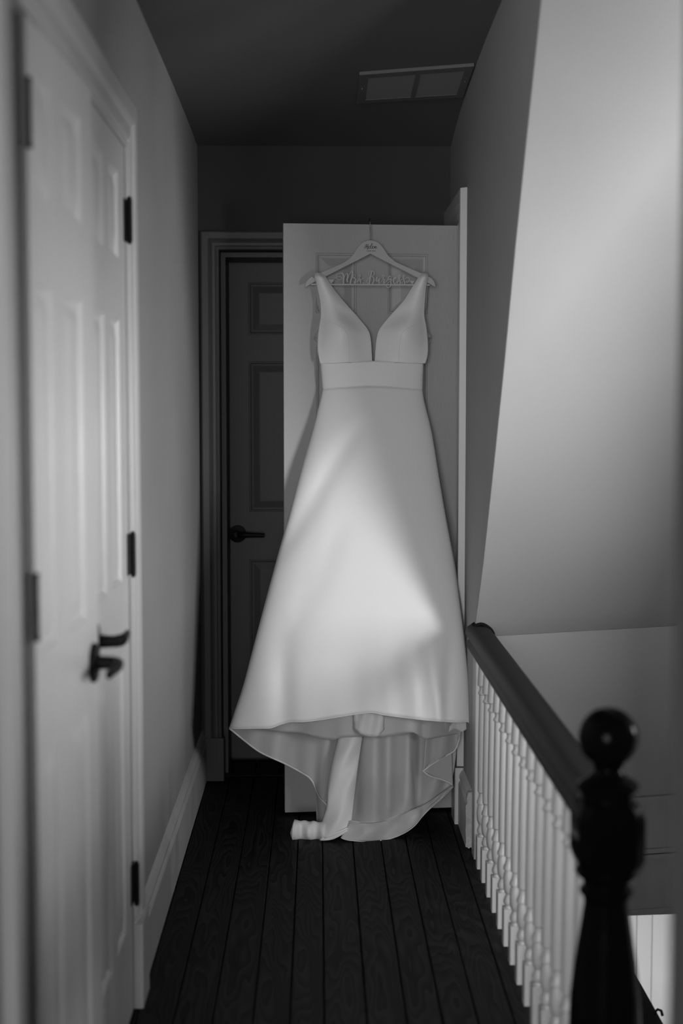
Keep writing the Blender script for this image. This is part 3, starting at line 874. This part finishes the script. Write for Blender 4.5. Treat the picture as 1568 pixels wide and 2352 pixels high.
# left flap of the lining
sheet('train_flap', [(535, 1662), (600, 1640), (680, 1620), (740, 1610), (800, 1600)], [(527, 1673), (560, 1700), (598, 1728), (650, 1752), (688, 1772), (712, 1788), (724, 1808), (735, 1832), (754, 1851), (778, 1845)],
      lambda u, v, x, y: 4.735 - .05 * v * u + .020 * math.sin(u * 12 + .6) * v + .007 * math.sin(u * 27) * v, 70, 30, M['lining'])
e = [(527, 1673), (560, 1700), (598, 1728), (650, 1752), (688, 1772), (712, 1788), (724, 1808), (735, 1832), (753, 1851)]
E_ = along(smooth_pts(e, 5), 40)
obj('piping', MB().tube([dp(x, y, 4.733 - .05 * i / 40 * .9 + .020 * math.sin(i / 40 * .9 * 12 + .6) + .007 * math.sin(i / 40 * .9 * 27)) for i, (x, y) in enumerate(E_)], .0030, 8), M['piping'], dr, 180)
# back panel hanging behind the flap
sheet('train_back', [(700, 1700), (760, 1690), (800, 1690)], [(728, 1896), (748, 1906), (790, 1915)], lambda u, v, x, y: 4.78 - .13 * v ** 2 + .01 * math.sin(u * 8), 24, 24, M['lining'],
      bulge=lambda u, v: 6 * (1 - u) * math.sin(PI * v))
# long bright fold in the middle
def fold_d(u, v, x, y):
    Y = 4.700 - .100 * v - .030 * math.sin(PI * u) ** .7
    Y += .006 * math.sin(7 * v * PI + 5 * u) * gauss(v, .6, .35) * (1 - u * .5) + .005 * math.sin(15 * v + 9 * u) * v
    return Y
sheet('train_fold', [(800, 1600), (820, 1598), (848, 1600)], [(735, 1907), (741, 1922), (762, 1927), (788, 1916), (806, 1904)], fold_d, 36, 70, M['satin_shade'],
      bulge=lambda u, v: (-10 * (1 - u) - 8 * u) * math.sin(PI * v) * .5 + (6 * (1 - u)) * gauss(v, .82, .1))
# flipped hem lying on the boards at the left
toe = MB(); rows = []
for i in range(33):
    t = i / 32; x = 670 + 78 * t
    hh_ = 15.5 * (1 - .10 * t) + 1.0 * math.sin(t * 22) * math.sin(t * PI)
    cy = 1906 + 3 * t
    if t < .07: hh_ *= math.sqrt(max(1 - ((.07 - t) / .075) ** 2, .12))
    q = at(x, cy, 4.612 - .008 * t) - DO
    sc = hh_ / 700
    rows.append([q + Vector((0.004 * math.cos(a) + .002 * math.sin(a) * (1 - t), .035 * math.cos(a) * (.75 + .25 * math.sin(t * 15)), sc * 1.48 * math.sin(a))) for a in [2 * PI * k / 18 for k in range(18)]])
toe.loft(rows, True, True)
obj('turned_hem', toe, M['satin_shade'], dr, 70)
obj('piping', MB().tube([rows[2][k] * 1.0 + Vector((0, -.0008, 0)) for k in list(range(18)) + [0]], .0016, 6), M['piping'], dr, 180)
for k, (dy, dY) in enumerate(((0, 0), (4.5, -.006))):
    sheet('hem_tip', [(741, 1924 + dy), (770, 1912 + dy), (798, 1900 + dy)], [(733, 1929 + dy * .4), (765, 1925 + dy * .6), (800, 1904 + dy)], lambda u, v, x, y: 4.575 + dY - .004 * math.sin(PI * u), 16, 4, M['piping'], .0016)

# right part of the train
def right_d(u, v, x, y):
    f = math.sin(u * 21 + .4) * .026 + math.sin(u * 43) * .005
    f *= 1 - .7 * sstep(.55, .85, u)
    hang = lin(4.755, 4.705, v / .8)
    flow = -.115 * max(v - .62, 0) ** 1.4 * 4.0 * gauss(u, .18, .42)
    return hang + f * (.5 + .5 * v) * (1 - .6 * max(v - .9, 0) * 10) + flow - .02 * (1 - u)
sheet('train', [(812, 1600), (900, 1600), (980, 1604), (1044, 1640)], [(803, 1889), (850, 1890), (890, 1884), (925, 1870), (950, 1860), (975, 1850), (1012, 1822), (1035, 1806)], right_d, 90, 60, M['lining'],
      bulge=lambda u, v: (-6 * (1 - u) + 8 * u) * math.sin(PI * v))
bot = [(783, 1923), (800, 1929), (850, 1932), (890, 1927), (925, 1914), (950, 1897), (968, 1876), (985, 1858), (1012, 1834), (1040, 1806)]
topb = [(806, 1884), (850, 1888), (890, 1883), (918, 1872), (945, 1860), (965, 1852), (985, 1842), (1015, 1820), (1036, 1803)]
sheet('hem_band', topb, bot, lambda u, v, x, y: lin(4.585, 4.690, (u - .15) / .85) - .004 - .016 * v + .010 * math.sin(u * 17 + 1) * math.sin(PI * v) , 60, 12, M['lining'])  # satin band in the darker lining colour, standing in for its shade
B_ = along(smooth_pts(bot, 5), 60)
obj('piping', MB().tube([dp(x, y, lin(4.585, 4.690, (i / 60 - .15) / .85) - .017) for i, (x, y) in enumerate(B_)], .0030, 8), M['piping'], dr, 180)
# side fold at the right
sheet('side_fold', [(985, 1600), (1030, 1620), (1062, 1665)], [(972, 1770), (990, 1757), (1020, 1738), (1045, 1722), (1056, 1690)],
      lambda u, v, x, y: 4.665 + .03 * u + .008 * math.sin(u * 11), 40, 26, M['lining'])
obj('piping', MB().tube([dp(x, y, 4.660 + .03 * i / 30) for i, (x, y) in enumerate(along(smooth_pts([(972, 1770), (990, 1757), (1020, 1738), (1045, 1722), (1056, 1692)], 5), 30))], .0022, 8), M['piping'], dr, 180)
sheet('side_fold', [(1028, 1700), (1036, 1720)], [(972, 1771), (1040, 1806)], lambda u, v, x, y: 4.686 - .022 * (1 - u) * v, 24, 16, M['lining'])
obj('piping', MB().tube([dp(x, y, 4.661 + .022 * i / 20) for i, (x, y) in enumerate(along(smooth_pts([(971, 1770), (985, 1781), (1012, 1790), (1032, 1798), (1040, 1806)], 5), 20))], .0022, 8), M['piping'], dr, 180)
# shorter underlining with a wavy raw edge
sheet('underlining', [(600, 1630), (760, 1610), (900, 1600), (1050, 1630)], [(590, 1674), (640, 1681), (680, 1683), (712, 1690), (760, 1700), (783, 1694), (824, 1692), (881, 1692), (927, 1685), (950, 1683), (975, 1698), (1005, 1694), (1055, 1685)],
      lambda u, v, x, y: 4.616 + .075 * (2 * u - 1) ** 2 + .005 * math.sin(u * 40) * v, 90, 12, M['lining'])
# organza tabs
def crumple(o, s):
    for q in o.data.vertices:
        q.co += Vector((random.uniform(-1, 1), random.uniform(-1, 1), random.uniform(-1, 1))) * s
    return o
for q in o.data.polygons: pass
t1 = sheet('organza_tab', [(814, 1632), (846, 1630), (881, 1634)], [(811, 1672), (826, 1684), (846, 1692), (868, 1690), (882, 1676)], lambda u, v, x, y: 4.603 + .006 * math.sin(u * 12 + 2 * v) - .010 * v * math.sin(PI * u), 12, 8, M['tulle'], .001)
crumple(t1, .0012)
t2 = sheet('organza_tab', [(1004, 1640), (1040, 1640), (1074, 1640)], [(1008, 1674), (1028, 1682), (1044, 1673), (1060, 1682), (1074, 1672)], lambda u, v, x, y: 4.690 + .005 * math.sin(u * 13) * v - .010 * v, 14, 8, M['tulle'], .001)
crumple(t2, .0012)
